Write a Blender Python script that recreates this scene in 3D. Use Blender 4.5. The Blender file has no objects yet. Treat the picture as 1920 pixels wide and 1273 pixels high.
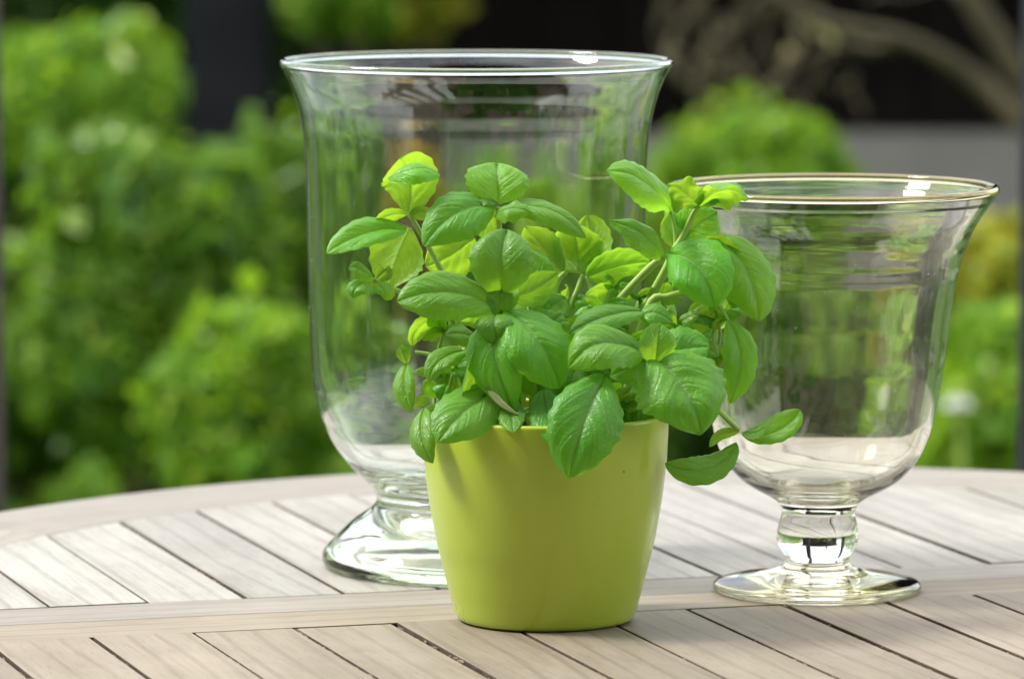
import bpy, bmesh, math, random
from mathutils import Vector, Matrix
import mathutils.noise as mnoise
import numpy as np

random.seed(7)
sc = bpy.context.scene
COL = sc.collection

# ------------------------------------------------------------------ camera
F = 9500.0                      # focal length in pixels of the 1920 px wide photograph
CX, CY = 960.0, 636.5
CAM_Z, TABLE_Z = 1.17, 0.74
PITCH = math.atan((CY + 350.0) / F)
cam_d = bpy.data.cameras.new('camera')
cam = bpy.data.objects.new('camera', cam_d)
COL.objects.link(cam)
cam.location = (0, 0, CAM_Z)
cam.rotation_euler = (math.pi / 2 - PITCH, 0, 0)
cam_d.sensor_width = 36.0
cam_d.lens = 36.0 * F / 1920.0
cam_d.clip_start = 0.05
cam_d.clip_end = 200.0
cam_d.dof.use_dof = True
cam_d.dof.focus_distance = 2.67
cam_d.dof.aperture_fstop = 9.0
cam_d.dof.aperture_blades = 0
sc.camera = cam

# ------------------------------------------------------------------ world, sun, exposure
SUN_EL, SUN_AZ = math.radians(50), math.radians(-84)   # azimuth from +Y (away from camera), negative = left
w = bpy.data.worlds.new('World')
sc.world = w
w.use_nodes = True
nt = w.node_tree
nt.nodes.clear()
out = nt.nodes.new('ShaderNodeOutputWorld')
bg = nt.nodes.new('ShaderNodeBackground')
sky = nt.nodes.new('ShaderNodeTexSky')
sky.sky_type = 'NISHITA'
sky.sun_disc = False
sky.sun_elevation = SUN_EL
sky.sun_rotation = SUN_AZ
sky.air_density = 1.0
sky.dust_density = 2.0
sky.ozone_density = 1.0
# broken cloud cover over the blue
tc = nt.nodes.new('ShaderNodeTexCoord')
nz = nt.nodes.new('ShaderNodeTexNoise')
nz.inputs['Scale'].default_value = 2.2
nz.inputs['Detail'].default_value = 6
nz.inputs['Roughness'].default_value = 0.55
cr = nt.nodes.new('ShaderNodeValToRGB')
cr.color_ramp.elements[0].position = 0.40
cr.color_ramp.elements[0].color = (0.25, 0.25, 0.25, 1)
cr.color_ramp.elements[1].position = 0.62
cr.color_ramp.elements[1].color = (1, 1, 1, 1)
mx = nt.nodes.new('ShaderNodeMix')
mx.data_type = 'RGBA'
mx.inputs[7].default_value = (11.5, 11.6, 11.8, 1)
nt.links.new(tc.outputs['Generated'], nz.inputs['Vector'])
nt.links.new(nz.outputs['Fac'], cr.inputs['Fac'])
nt.links.new(cr.outputs['Color'], mx.inputs[0])
nt.links.new(sky.outputs['Color'], mx.inputs[6])
nt.links.new(mx.outputs[2], bg.inputs['Color'])
bg.inputs['Strength'].default_value = 0.15
nt.links.new(bg.outputs['Background'], out.inputs['Surface'])

sun_d = bpy.data.lights.new('sun', 'SUN')
sun_d.energy = 2.8
sun_d.angle = math.radians(14)
sun_d.color = (1.0, 0.975, 0.93)
sun = bpy.data.objects.new('sun', sun_d)
COL.objects.link(sun)
_dir = Vector((math.sin(SUN_AZ) * math.cos(SUN_EL), math.cos(SUN_AZ) * math.cos(SUN_EL), math.sin(SUN_EL)))
sun.rotation_euler = _dir.to_track_quat('Z', 'Y').to_euler()
sun.location = _dir * 20

sc.view_settings.view_transform = 'Standard'
sc.view_settings.look = 'None'
sc.view_settings.gamma = 1.0
sc.view_settings.use_curve_mapping = False
sc.view_settings.exposure = 0.70

sc.render.engine = 'CYCLES'
cy = sc.cycles
cy.max_bounces = 20
cy.transmission_bounces = 20
cy.glossy_bounces = 8
cy.diffuse_bounces = 5
cy.transparent_max_bounces = 16
cy.caustics_reflective = True
cy.caustics_refractive = True
cy.blur_glossy = 0.3
cy.sample_clamp_indirect = 6.0
cy.use_denoising = True
try:
    cy.denoiser = 'OPENIMAGEDENOISE'
except Exception:
    pass

# ------------------------------------------------------------------ helpers
FW = Vector((0, math.cos(PITCH), -math.sin(PITCH)))
UP = Vector((0, math.sin(PITCH), math.cos(PITCH)))
RT = Vector((1, 0, 0))
CAM = Vector((0, 0, CAM_Z))


def ray(x, y):
    return FW + RT * ((x - CX) / F) + UP * ((CY - y) / F)


def at(x, y, D):
    d = ray(x, y)
    return CAM + d * (D / d.y)


def on_z(x, y, z=TABLE_Z):
    d = ray(x, y)
    return CAM + d * ((z - CAM_Z) / d.z)


def link(o, parent=None):
    COL.objects.link(o)
    if parent is not None:
        o.parent = parent
    return o


def tag(o, label=None, cat=None, group=None, kind=None):
    if label: o['label'] = label
    if cat: o['category'] = cat
    if group: o['group'] = group
    if kind: o['kind'] = kind
    return o


def empty(name, loc):
    o = bpy.data.objects.new(name, None)
    o.empty_display_size = 0.05
    o.location = loc
    return link(o)


def mesh_obj(name, verts, faces, mat, parent=None, smooth=True, origin=None):
    me = bpy.data.meshes.new(name)
    if origin is not None:
        o_ = Vector(origin)
        verts = [Vector(v) - o_ for v in verts]
    me.from_pydata([tuple(v) for v in verts], [], faces)
    me.update()
    if smooth:
        me.polygons.foreach_set('use_smooth', [True] * len(me.polygons))
    if mat is not None:
        me.materials.append(mat)
    o = bpy.data.objects.new(name, me)
    if parent is not None and origin is None:
        origin = parent.location
        for v in me.vertices:
            v.co -= parent.location
        return link(o, parent)
    if origin is not None:
        o.location = Vector(origin) - (parent.location if parent is not None else Vector())
    return link(o, parent)


def recalc(o):
    bm = bmesh.new()
    bm.from_mesh(o.data)
    bmesh.ops.recalc_face_normals(bm, faces=bm.faces)
    bm.to_mesh(o.data)
    bm.free()


# ---- materials
def new_mat(name):
    m = bpy.data.materials.new(name)
    m.use_nodes = True
    n = m.node_tree
    return m, n, n.nodes['Principled BSDF'], n.nodes['Material Output']


def N(n, typ, **kw):
    x = n.nodes.new(typ)
    for k, v in kw.items():
        if k.startswith('i_'):
            x.inputs[k[2:]].default_value = v
        else:
            setattr(x, k, v)
    return x


def math_node(n, op, a, b=None, c=None):
    x = n.nodes.new('ShaderNodeMath')
    x.operation = op
    for i, v in enumerate((a, b, c)):
        if v is None: continue
        if isinstance(v, (int, float)):
            x.inputs[i].default_value = v
        else:
            n.links.new(v, x.inputs[i])
    return x.outputs[0]


def mixc(n, fac, a, b):
    x = n.nodes.new('ShaderNodeMix')
    x.data_type = 'RGBA'
    for i, v in ((0, fac), (6, a), (7, b)):
        if isinstance(v, (int, float)):
            x.inputs[i].default_value = v
        elif isinstance(v, tuple):
            x.inputs[i].default_value = v + (1,) if len(v) == 3 else v
        else:
            n.links.new(v, x.inputs[i])
    return x.outputs[2]


def ramp(n, src, stops):
    x = n.nodes.new('ShaderNodeValToRGB')
    el = x.color_ramp.elements
    while len(el) < len(stops):
        el.new(0.5)
    for e, (p, c) in zip(el, stops):
        e.position = p
        e.color = tuple(c) + (1,) if len(c) == 3 else c
    n.links.new(src, x.inputs['Fac'])
    return x.outputs['Color']


def wood_mat(name, c0, c1, cgrain, rough=0.6):
    """weathered teak: the grain runs along local X"""
    m, n, b, o = new_mat(name)
    tcn = N(n, 'ShaderNodeTexCoord')
    oi = N(n, 'ShaderNodeObjectInfo')
    offs = N(n, 'ShaderNodeVectorMath', operation='SCALE')
    comb = N(n, 'ShaderNodeCombineXYZ')
    n.links.new(oi.outputs['Random'], comb.inputs[0])
    n.links.new(oi.outputs['Random'], comb.inputs[1])
    n.links.new(comb.outputs[0], offs.inputs[0])
    offs.inputs['Scale'].default_value = 7.0
    add = N(n, 'ShaderNodeVectorMath', operation='ADD')
    n.links.new(tcn.outputs['Object'], add.inputs[0])
    n.links.new(offs.outputs[0], add.inputs[1])
    def mp(sx, sy, sz):
        q = N(n, 'ShaderNodeMapping')
        q.inputs['Scale'].default_value = (sx, sy, sz)
        n.links.new(add.outputs[0], q.inputs['Vector'])
        return q.outputs[0]
    big = N(n, 'ShaderNodeTexNoise', i_Scale=1.0, i_Detail=3.0)
    n.links.new(mp(5, 22, 22), big.inputs['Vector'])
    fine = N(n, 'ShaderNodeTexNoise', i_Scale=1.0, i_Detail=5.0, i_Roughness=0.65)
    n.links.new(mp(18, 420, 420), fine.inputs['Vector'])
    wave = N(n, 'ShaderNodeTexWave', i_Scale=1.0, i_Distortion=7.0, i_Detail=2.0)
    wave.inputs['Detail Scale'].default_value = 0.6
    wave.bands_direction = 'Y'
    n.links.new(mp(3, 17, 17), wave.inputs['Vector'])
    blot = N(n, 'ShaderNodeTexNoise', i_Scale=9.0, i_Detail=5.0, i_Roughness=0.6)
    n.links.new(mp(1, 1, 1), blot.inputs['Vector'])
    col = mixc(n, ramp(n, big.outputs['Fac'], [(0.3, (0, 0, 0)), (0.7, (1, 1, 1))]), c0, c1)
    g = math_node(n, 'MULTIPLY', ramp(n, wave.outputs['Fac'], [(0.0, (1, 1, 1)), (0.16, (0, 0, 0))]), 0.38)
    col = mixc(n, g, col, cgrain)
    g2 = math_node(n, 'MULTIPLY', ramp(n, fine.outputs['Fac'], [(0.36, (1, 1, 1)), (0.55, (0, 0, 0))]), 0.26)
    col = mixc(n, g2, col, cgrain)
    g3 = math_node(n, 'MULTIPLY', ramp(n, blot.outputs['Fac'], [(0.52, (0, 0, 0)), (0.75, (1, 1, 1))]), 0.35)
    col = mixc(n, g3, col, tuple(min(1, x * 1.25) for x in c1))
    pore = N(n, 'ShaderNodeTexNoise', i_Scale=1.0, i_Detail=2.0, i_Roughness=0.5)
    n.links.new(mp(45, 900, 900), pore.inputs['Vector'])
    pr = math_node(n, 'MULTIPLY', ramp(n, pore.outputs['Fac'], [(0.64, (0, 0, 0)), (0.70, (1, 1, 1))]), 0.55)
    col = mixc(n, pr, col, tuple(x * 0.6 for x in cgrain))
    stain = N(n, 'ShaderNodeTexNoise', i_Scale=1.0, i_Detail=4.0, i_Roughness=0.62)
    n.links.new(mp(14, 34, 34), stain.inputs['Vector'])
    st = math_node(n, 'MULTIPLY', ramp(n, stain.outputs['Fac'], [(0.55, (0, 0, 0)), (0.72, (1, 1, 1))]), 0.45)
    col = mixc(n, st, col, tuple(0.5 * a_ + 0.5 * b_ for a_, b_ in zip(c0, cgrain)))
    hs = N(n, 'ShaderNodeHueSaturation')
    n.links.new(col, hs.inputs['Color'])
    n.links.new(math_node(n, 'MULTIPLY_ADD', oi.outputs['Random'], 0.24, 0.88), hs.inputs['Value'])
    n.links.new(hs.outputs[0], b.inputs['Base Color'])
    b.inputs['Roughness'].default_value = rough
    b.inputs['Specular IOR Level'].default_value = 0.4
    bp = N(n, 'ShaderNodeBump')
    bp.inputs['Strength'].default_value = 0.35
    bp.inputs['Distance'].default_value = 0.0006
    n.links.new(fine.outputs['Fac'], bp.inputs['Height'])
    n.links.new(bp.outputs[0], b.inputs['Normal'])
    return m


def simple_mat(name, c0, c1, scale=20.0, rough=0.7, bump=0.3, dist=0.002, spec=0.3):
    m, n, b, o = new_mat(name)
    tcn = N(n, 'ShaderNodeTexCoord')
    no = N(n, 'ShaderNodeTexNoise', i_Scale=scale, i_Detail=5.0, i_Roughness=0.6)
    n.links.new(tcn.outputs['Object'], no.inputs['Vector'])
    col = mixc(n, ramp(n, no.outputs['Fac'], [(0.3, (0, 0, 0)), (0.7, (1, 1, 1))]), c0, c1)
    n.links.new(col, b.inputs['Base Color'])
    b.inputs['Roughness'].default_value = rough
    b.inputs['Specular IOR Level'].default_value = spec
    bp = N(n, 'ShaderNodeBump')
    bp.inputs['Strength'].default_value = bump
    bp.inputs['Distance'].default_value = dist
    n.links.new(no.outputs['Fac'], bp.inputs['Height'])
    n.links.new(bp.outputs[0], b.inputs['Normal'])
    return m


def glass_mat(name, tint, ripple=0.00022, scale=34.0):
    m, n, b, o = new_mat(name)
    n.nodes.remove(b)
    g = N(n, 'ShaderNodeBsdfGlass')
    g.inputs['Color'].default_value = tint + (1,)
    g.inputs['Roughness'].default_value = 0.0
    g.inputs['IOR'].default_value = 1.5
    tcn = N(n, 'ShaderNodeTexCoord')
    mp = N(n, 'ShaderNodeMapping')
    mp.inputs['Scale'].default_value = (1, 1, 0.16)
    no = N(n, 'ShaderNodeTexNoise', i_Scale=scale, i_Detail=1.5)
    bp = N(n, 'ShaderNodeBump')
    bp.inputs['Strength'].default_value = 1.0
    bp.inputs['Distance'].default_value = ripple
    n.links.new(tcn.outputs['Object'], mp.inputs['Vector'])
    n.links.new(mp.outputs[0], no.inputs['Vector'])
    n.links.new(no.outputs['Fac'], bp.inputs['Height'])
    n.links.new(bp.outputs[0], g.inputs['Normal'])
    n.links.new(g.outputs[0], o.inputs['Surface'])
    return m


def basil_mat(name, top, under, trans, tw=0.42):
    m, n, b, o = new_mat(name)
    uv = N(n, 'ShaderNodeUVMap')
    sep = N(n, 'ShaderNodeSeparateXYZ')
    n.links.new(uv.outputs['UV'], sep.inputs[0])
    u, v = sep.outputs[0], sep.outputs[1]              # u along the leaf, v across (0.5 = midrib)
    s = math_node(n, 'ABSOLUTE', math_node(n, 'MULTIPLY_ADD', v, 2.0, -1.0))
    ph = math_node(n, 'SUBTRACT', math_node(n, 'MULTIPLY', u, 4.4),
                   math_node(n, 'MULTIPLY', math_node(n, 'POWER', s, 1.2), 2.1))
    nph = N(n, 'ShaderNodeTexNoise', i_Scale=60.0, i_Detail=1.0)
    tc0 = N(n, 'ShaderNodeTexCoord')
    n.links.new(tc0.outputs['Object'], nph.inputs['Vector'])
    ph = math_node(n, 'ADD', ph, math_node(n, 'MULTIPLY', math_node(n, 'GREATER_THAN', v, 0.5), 0.35))
    ph = math_node(n, 'ADD', ph, math_node(n, 'MULTIPLY_ADD', nph.outputs['Fac'], 0.4, -0.2))
    fr = math_node(n, 'ABSOLUTE', math_node(n, 'SUBTRACT', math_node(n, 'FRACT', ph), 0.5))  # 0.5 at the vein
    side = ramp(n, fr, [(0.465, (0, 0, 0)), (0.5, (1, 1, 1))])
    mid = ramp(n, s, [(0.015, (1, 1, 1)), (0.05, (0, 0, 0))])
    fade = ramp(n, s, [(0.55, (1, 1, 1)), (0.95, (0, 0, 0))])
    vein = math_node(n, 'MAXIMUM', mid, math_node(n, 'MULTIPLY', math_node(n, 'MULTIPLY', side, fade), 0.7))
    tcn = N(n, 'ShaderNodeTexCoord')
    no = N(n, 'ShaderNodeTexNoise', i_Scale=45.0, i_Detail=4.0)
    n.links.new(tcn.outputs['Object'], no.inputs['Vector'])
    oi = N(n, 'ShaderNodeObjectInfo')
    mott = math_node(n, 'MULTIPLY_ADD', no.outputs['Fac'], 0.5, -0.25)
    val = math_node(n, 'ADD', math_node(n, 'MULTIPLY_ADD', oi.outputs['Random'], 0.36, 0.84), mott)
    geo = N(n, 'ShaderNodeNewGeometry')
    col = mixc(n, geo.outputs['Backfacing'], top, under)
    hs = N(n, 'ShaderNodeHueSaturation')
    n.links.new(col, hs.inputs['Color'])
    n.links.new(math_node(n, 'MULTIPLY_ADD', math_node(n, 'FRACT', math_node(n, 'MULTIPLY', oi.outputs['Random'], 7.3)), 0.032, 0.490), hs.inputs['Hue'])
    hs.inputs['Saturation'].default_value = 1.08
    n.links.new(val, hs.inputs['Value'])
    lit = mixc(n, math_node(n, 'MULTIPLY', vein, 0.75), hs.outputs[0], (0.26, 0.46, 0.13))
    n.links.new(lit, b.inputs['Base Color'])
    b.inputs['Roughness'].default_value = 0.45
    b.inputs['Specular IOR Level'].default_value = 0.7
    # fine cell texture and vein relief
    cell = N(n, 'ShaderNodeTexVoronoi', i_Scale=330.0)
    cell.feature = 'DISTANCE_TO_EDGE'
    n.links.new(tcn.outputs['Object'], cell.inputs['Vector'])
    crease = ramp(n, fr, [(0.36, (0, 0, 0)), (0.5, (1, 1, 1))])
    crease = math_node(n, 'MULTIPLY', crease, fade)
    b.inputs['Sheen Weight'].default_value = 0.18
    b.inputs['Sheen Roughness'].default_value = 0.45
    b.inputs['Sheen Tint'].default_value = (0.85, 1.0, 0.85, 1)
    net = ramp(n, cell.outputs['Distance'], [(0.0, (1, 1, 1)), (0.12, (0, 0, 0))])
    hgt = math_node(n, 'ADD', math_node(n, 'MULTIPLY', crease, -0.32), math_node(n, 'ADD', math_node(n, 'MULTIPLY', mid, -0.5), math_node(n, 'MULTIPLY', net, -0.16)))
    bp = N(n, 'ShaderNodeBump')
    bp.inputs['Strength'].default_value = 0.7
    bp.inputs['Distance'].default_value = 0.0011
    n.links.new(hgt, bp.inputs['Height'])
    n.links.new(bp.outputs[0], b.inputs['Normal'])
    tr = N(n, 'ShaderNodeBsdfTranslucent')
    tcol = mixc(n, math_node(n, 'MULTIPLY', vein, 0.45), trans, tuple(x * 0.45 for x in trans))
    hs2 = N(n, 'ShaderNodeHueSaturation')
    n.links.new(tcol, hs2.inputs['Color'])
    n.links.new(val, hs2.inputs['Value'])
    n.links.new(hs2.outputs[0], tr.inputs['Color'])
    ms = N(n, 'ShaderNodeMixShader')
    ms.inputs[0].default_value = tw
    n.links.new(b.outputs[0], ms.inputs[1])
    n.links.new(tr.outputs[0], ms.inputs[2])
    n.links.new(ms.outputs[0], o.inputs['Surface'])
    return m


def bush_mat(name, cols, trans, tw=0.35):
    m, n, b, o = new_mat(name)
    geo = N(n, 'ShaderNodeNewGeometry')
    k = len(cols)
    col = ramp(n, geo.outputs['Random Per Island'], [(i / max(1, k - 1), c) for i, c in enumerate(cols)])
    n.links.new(col, b.inputs['Base Color'])
    b.inputs['Roughness'].default_value = 0.30
    b.inputs['Specular IOR Level'].default_value = 0.25
    tr = N(n, 'ShaderNodeBsdfTranslucent')
    tr.inputs['Color'].default_value = trans + (1,)
    ms = N(n, 'ShaderNodeMixShader')
    ms.inputs[0].default_value = tw
    n.links.new(b.outputs[0], ms.inputs[1])
    n.links.new(tr.outputs[0], ms.inputs[2])
    n.links.new(ms.outputs[0], o.inputs['Surface'])
    return m


M = {}
M['wood_far'] = wood_mat('silvered_teak', (0.285, 0.266, 0.228), (0.385, 0.364, 0.32), (0.14, 0.118, 0.09))
M['wood_near'] = wood_mat('tan_teak', (0.218, 0.176, 0.122), (0.288, 0.240, 0.176), (0.125, 0.093, 0.062))
M['wood_mid'] = wood_mat('beige_teak', (0.262, 0.232, 0.188), (0.33, 0.298, 0.25), (0.17, 0.142, 0.108))
M['slot_shade_grime'] = simple_mat('grimy_shaded_slot_edge', (0.045, 0.028, 0.02), (0.10, 0.07, 0.05), 90, 0.9)  # slot sides coloured dark: dirt plus the gaps' shade put into the colour
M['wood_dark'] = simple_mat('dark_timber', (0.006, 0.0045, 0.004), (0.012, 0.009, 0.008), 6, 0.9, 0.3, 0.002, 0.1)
M['wood_grey'] = simple_mat('grey_timber', (0.014, 0.0145, 0.018), (0.024, 0.024, 0.028), 6, 0.9, 0.3, 0.002, 0.1)
M['post'] = simple_mat('brown_post', (0.035, 0.024, 0.016), (0.06, 0.043, 0.03), 12, 0.8)
M['stone'] = simple_mat('grey_stone', (0.26, 0.245, 0.225), (0.36, 0.335, 0.31), 3, 0.85)
M['soil'] = simple_mat('soil', (0.02, 0.013, 0.009), (0.05, 0.035, 0.025), 60, 0.95, 1.0, 0.004)
M['pot'] = simple_mat('lime_glaze', (0.375, 0.475, 0.032), (0.395, 0.49, 0.038), 3, 0.30, 0.05, 0.0004, 0.5)
M['pot'].node_tree.nodes['Principled BSDF'].inputs['Coat Weight'].default_value = 0.35
M['pot'].node_tree.nodes['Principled BSDF'].inputs['Coat Roughness'].default_value = 0.12
_n = M['pot'].node_tree
_b = _n.nodes['Principled BSDF']
_src = _b.inputs['Base Color'].links[0].from_socket
_tc = N(_n, 'ShaderNodeTexCoord')
_v = N(_n, 'ShaderNodeTexVoronoi', i_Scale=46.0)
_n.links.new(_tc.outputs['Object'], _v.inputs['Vector'])
_sp = ramp(_n, _v.outputs['Distance'], [(0.03, (1, 1, 1)), (0.045, (0, 0, 0))])
_sel = math_node(_n, 'GREATER_THAN', _v.outputs['Color'], 0.55)
_n.links.new(mixc(_n, math_node(_n, 'MULTIPLY', math_node(_n, 'MULTIPLY', _sp, _sel), 0.75), _src, (0.08, 0.06, 0.02)), _b.inputs['Base Color'])
_w = N(_n, 'ShaderNodeTexNoise', i_Scale=28.0, i_Detail=4.0)
_n.links.new(_tc.outputs['Object'], _w.inputs['Vector'])
_n.links.new(math_node(_n, 'MULTIPLY_ADD', _w.outputs['Fac'], 0.22, 0.20), _b.inputs['Roughness'])
M['glass'] = glass_mat('clear_glass', (0.975, 0.985, 0.97))
M['glass_tinted'] = glass_mat('straw_glass', (0.985, 0.98, 0.95), 0.00035, 30)
M['glass_foot'] = glass_mat('straw_foot_glass', (0.965, 0.955, 0.885), 0.0008, 16)
M['glass_rim'] = glass_mat('amber_rim_glass', (0.95, 0.88, 0.72), 0.0002, 30)
M['glass_base'] = glass_mat('clear_base_glass', (0.92, 0.94, 0.87), 0.0005, 16)
M['leaf'] = basil_mat('basil_leaf', (0.135, 0.345, 0.03), (0.18, 0.38, 0.05), (0.34, 0.66, 0.03), 0.44)
M['leaf_young'] = basil_mat('young_basil_leaf', (0.14, 0.34, 0.045), (0.19, 0.39, 0.06), (0.38, 0.62, 0.03), 0.5)
M['stem'] = simple_mat('basil_stem', (0.30, 0.46, 0.085), (0.40, 0.56, 0.14), 40, 0.5, 0.2, 0.0005)
M['dry'] = simple_mat('dry_leaf_edge', (0.26, 0.34, 0.12), (0.38, 0.42, 0.20), 60, 0.7)
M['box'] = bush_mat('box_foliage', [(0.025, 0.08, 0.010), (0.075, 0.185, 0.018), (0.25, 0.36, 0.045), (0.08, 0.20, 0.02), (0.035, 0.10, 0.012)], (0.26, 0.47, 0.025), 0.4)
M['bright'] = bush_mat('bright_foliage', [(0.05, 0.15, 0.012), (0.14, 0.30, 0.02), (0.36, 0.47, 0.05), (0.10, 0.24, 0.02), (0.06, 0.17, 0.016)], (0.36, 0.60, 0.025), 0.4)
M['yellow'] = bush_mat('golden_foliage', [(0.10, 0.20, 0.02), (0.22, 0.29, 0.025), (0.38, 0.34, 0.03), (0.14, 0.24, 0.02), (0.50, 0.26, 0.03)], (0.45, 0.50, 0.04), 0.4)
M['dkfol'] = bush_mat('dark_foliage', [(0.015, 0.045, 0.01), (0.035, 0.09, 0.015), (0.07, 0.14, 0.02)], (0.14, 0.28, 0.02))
M['bronze'] = bush_mat('bronze_foliage', [(0.20, 0.12, 0.03), (0.32, 0.20, 0.05), (0.16, 0.22, 0.03)], (0.55, 0.38, 0.06))
M['grass'] = bush_mat('grass', [(0.07, 0.20, 0.02), (0.12, 0.28, 0.03), (0.18, 0.32, 0.04)], (0.35, 0.60, 0.03))
M['tanleaf'] = bush_mat('tan_leaf', [(0.25, 0.20, 0.10), (0.40, 0.36, 0.24), (0.22, 0.24, 0.06)], (0.5, 0.45, 0.2))
M['bark'] = simple_mat('bark', (0.042, 0.036, 0.018), (0.09, 0.073, 0.037), 25, 0.85, 0.8, 0.004)
M['white_petal'] = simple_mat('white_petal', (0.75, 0.75, 0.74), (0.82, 0.82, 0.8), 30, 0.6)
M['ground'] = simple_mat('garden_ground', (0.03, 0.055, 0.015), (0.06, 0.11, 0.025), 3, 0.95, 0.6, 0.01)
M['paving'] = simple_mat('paving', (0.055, 0.05, 0.045), (0.09, 0.083, 0.075), 5, 0.85)


ROOF_Y1 = 1.75
# ------------------------------------------------------------------ large structure: ground, patio, shed
def sheet(name, x0, x1, y0, y1, z, mat):
    o = mesh_obj(name, [(x0, y0, z), (x1, y0, z), (x1, y1, z), (x0, y1, z)], [(0, 1, 2, 3)], mat, smooth=False)
    return tag(o, kind='structure')


sheet('ground', -60, 60, -20, 120, 0.0, M['ground'])
sheet('patio', -3.5, 3.5, -2.5, 4.6, 0.004, M['paving'])


def box_geo(x0, x1, y0, y1, z0, z1):
    v = [(x0, y0, z0), (x1, y0, z0), (x1, y1, z0), (x0, y1, z0), (x0, y0, z1), (x1, y0, z1), (x1, y1, z1), (x0, y1, z1)]
    f = [(0, 3, 2, 1), (4, 5, 6, 7), (0, 1, 5, 4), (1, 2, 6, 5), (2, 3, 7, 6), (3, 0, 4, 7)]
    return v, f


def bevel(o, wdt, seg=2):
    md = o.modifiers.new('bevel', 'BEVEL')
    md.width = wdt
    md.segments = seg
    md.limit_method = 'ANGLE'
    return o


# the covered terrace the table stands on: house behind the camera, roof on posts
M['render_wall'] = simple_mat('house_render', (0.10, 0.075, 0.06), (0.15, 0.11, 0.085), 4, 0.9)
house = empty('house_wall', (0, -1.6, 0))
tag(house, 'plain rendered house wall behind the terrace', 'wall')
v, f = box_geo(-4.5, 4.5, -1.9, -1.6, 0, 3.0)
mesh_obj('wall', v, f, M['render_wall'], house, False)
roof = empty('terrace_roof', (0, 0.2, 2.35))
tag(roof, 'dark timber terrace roof above the table', 'roof')
k = 0
yy = -1.55
while yy < ROOF_Y1:
    v, f = box_geo(-2.6, 0.8, yy, yy + 0.145, 2.45, 2.475)
    mesh_obj('roof_board', v, f, M['wood_dark'], roof, False)
    yy += 0.15
xx = -2.5
while xx < 3.0:
    v, f = box_geo(xx, xx + 0.07, -1.58, ROOF_Y1 + 0.15, 2.30, 2.447)
    mesh_obj('rafter', v, f, M['post'], roof, False)
    xx += 0.6
v, f = box_geo(-2.7, 3.2, ROOF_Y1 - 0.05, ROOF_Y1 + 0.05, 2.15, 2.297)
mesh_obj('beam', v, f, M['post'], roof, False)
for px_, side_ in ((-16, -1), (1933, 1)):
    q = at(px_, 400, 4.2)
    xa, xb = (q.x - 0.10, q.x) if side_ < 0 else (q.x, q.x + 0.10)
    v, f = box_geo(xa, xb, 4.2, 4.3, 0.0, 2.6)
    o = bevel(mesh_obj('terrace_post', v, f, M['post' if side_ < 0 else 'wood_grey'], None, False, origin=((xa + xb) / 2, 4.25, 0)), 0.006)
    tag(o, 'blurred brown wooden post at the very left edge' if side_ < 0 else 'blurred dark wooden post at the very right edge', 'post', 'wooden posts of the terrace')

SHED_D = 12.5
shed = empty('garden_shed', (0.6, SHED_D, 0))
tag(shed, 'dark stained timber shed on a grey stone plinth, far behind the glass vases', 'shed')
zpl = at(1700, 245, SHED_D).z
k = 0
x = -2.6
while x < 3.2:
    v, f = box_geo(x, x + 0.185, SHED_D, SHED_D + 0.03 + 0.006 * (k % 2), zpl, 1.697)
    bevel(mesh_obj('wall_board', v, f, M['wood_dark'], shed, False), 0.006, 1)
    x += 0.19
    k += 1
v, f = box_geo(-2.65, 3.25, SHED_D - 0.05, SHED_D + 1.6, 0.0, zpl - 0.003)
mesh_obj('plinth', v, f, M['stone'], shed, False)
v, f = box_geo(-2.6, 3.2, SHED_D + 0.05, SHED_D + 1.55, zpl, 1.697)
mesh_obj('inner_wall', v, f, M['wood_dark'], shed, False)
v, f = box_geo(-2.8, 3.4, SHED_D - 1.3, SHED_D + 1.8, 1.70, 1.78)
mesh_obj('roof', v, f, M['wood_grey'], shed, False)  # unseen roof, set low and run forward to shade the boards below

p0, p1 = at(350, 280, 11.2), at(505, 280, 11.2)
v, f = box_geo(p0.x, p1.x, 11.2, 11.35, 0, 2.2)
o = bevel(mesh_obj('timber_post', v, f, M['wood_grey'], None, False, origin=((p0.x + p1.x) / 2, 11.27, 0)), 0.01)
tag(o, 'broad dark grey timber post between the bushes at upper left', 'post')

# ------------------------------------------------------------------ table
SA, SB = on_z(0, 1172), on_z(1920, 1081)
E1 = (SB - SA).normalized()
E2 = Vector((-E1.y, E1.x, 0))
S0 = SA + E1 * 0.4215                           # the point on the seam in line with the oval's middle
OU, OV = 0.0, -0.13                            # the oval's centre, along and across the seam
AO, BO, AI, BI = 0.600, 0.683, 0.515, 0.590    # half axes of the outer edge and of the rim boards' inner edge
TH = 0.024
table = empty('garden_table', (S0.x, S0.y, 0))
tag(table, 'oval slatted teak garden table, silvered on its far half and tan on its near half', 'table')
ANG = math.atan2(E1.y, E1.x)


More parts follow.
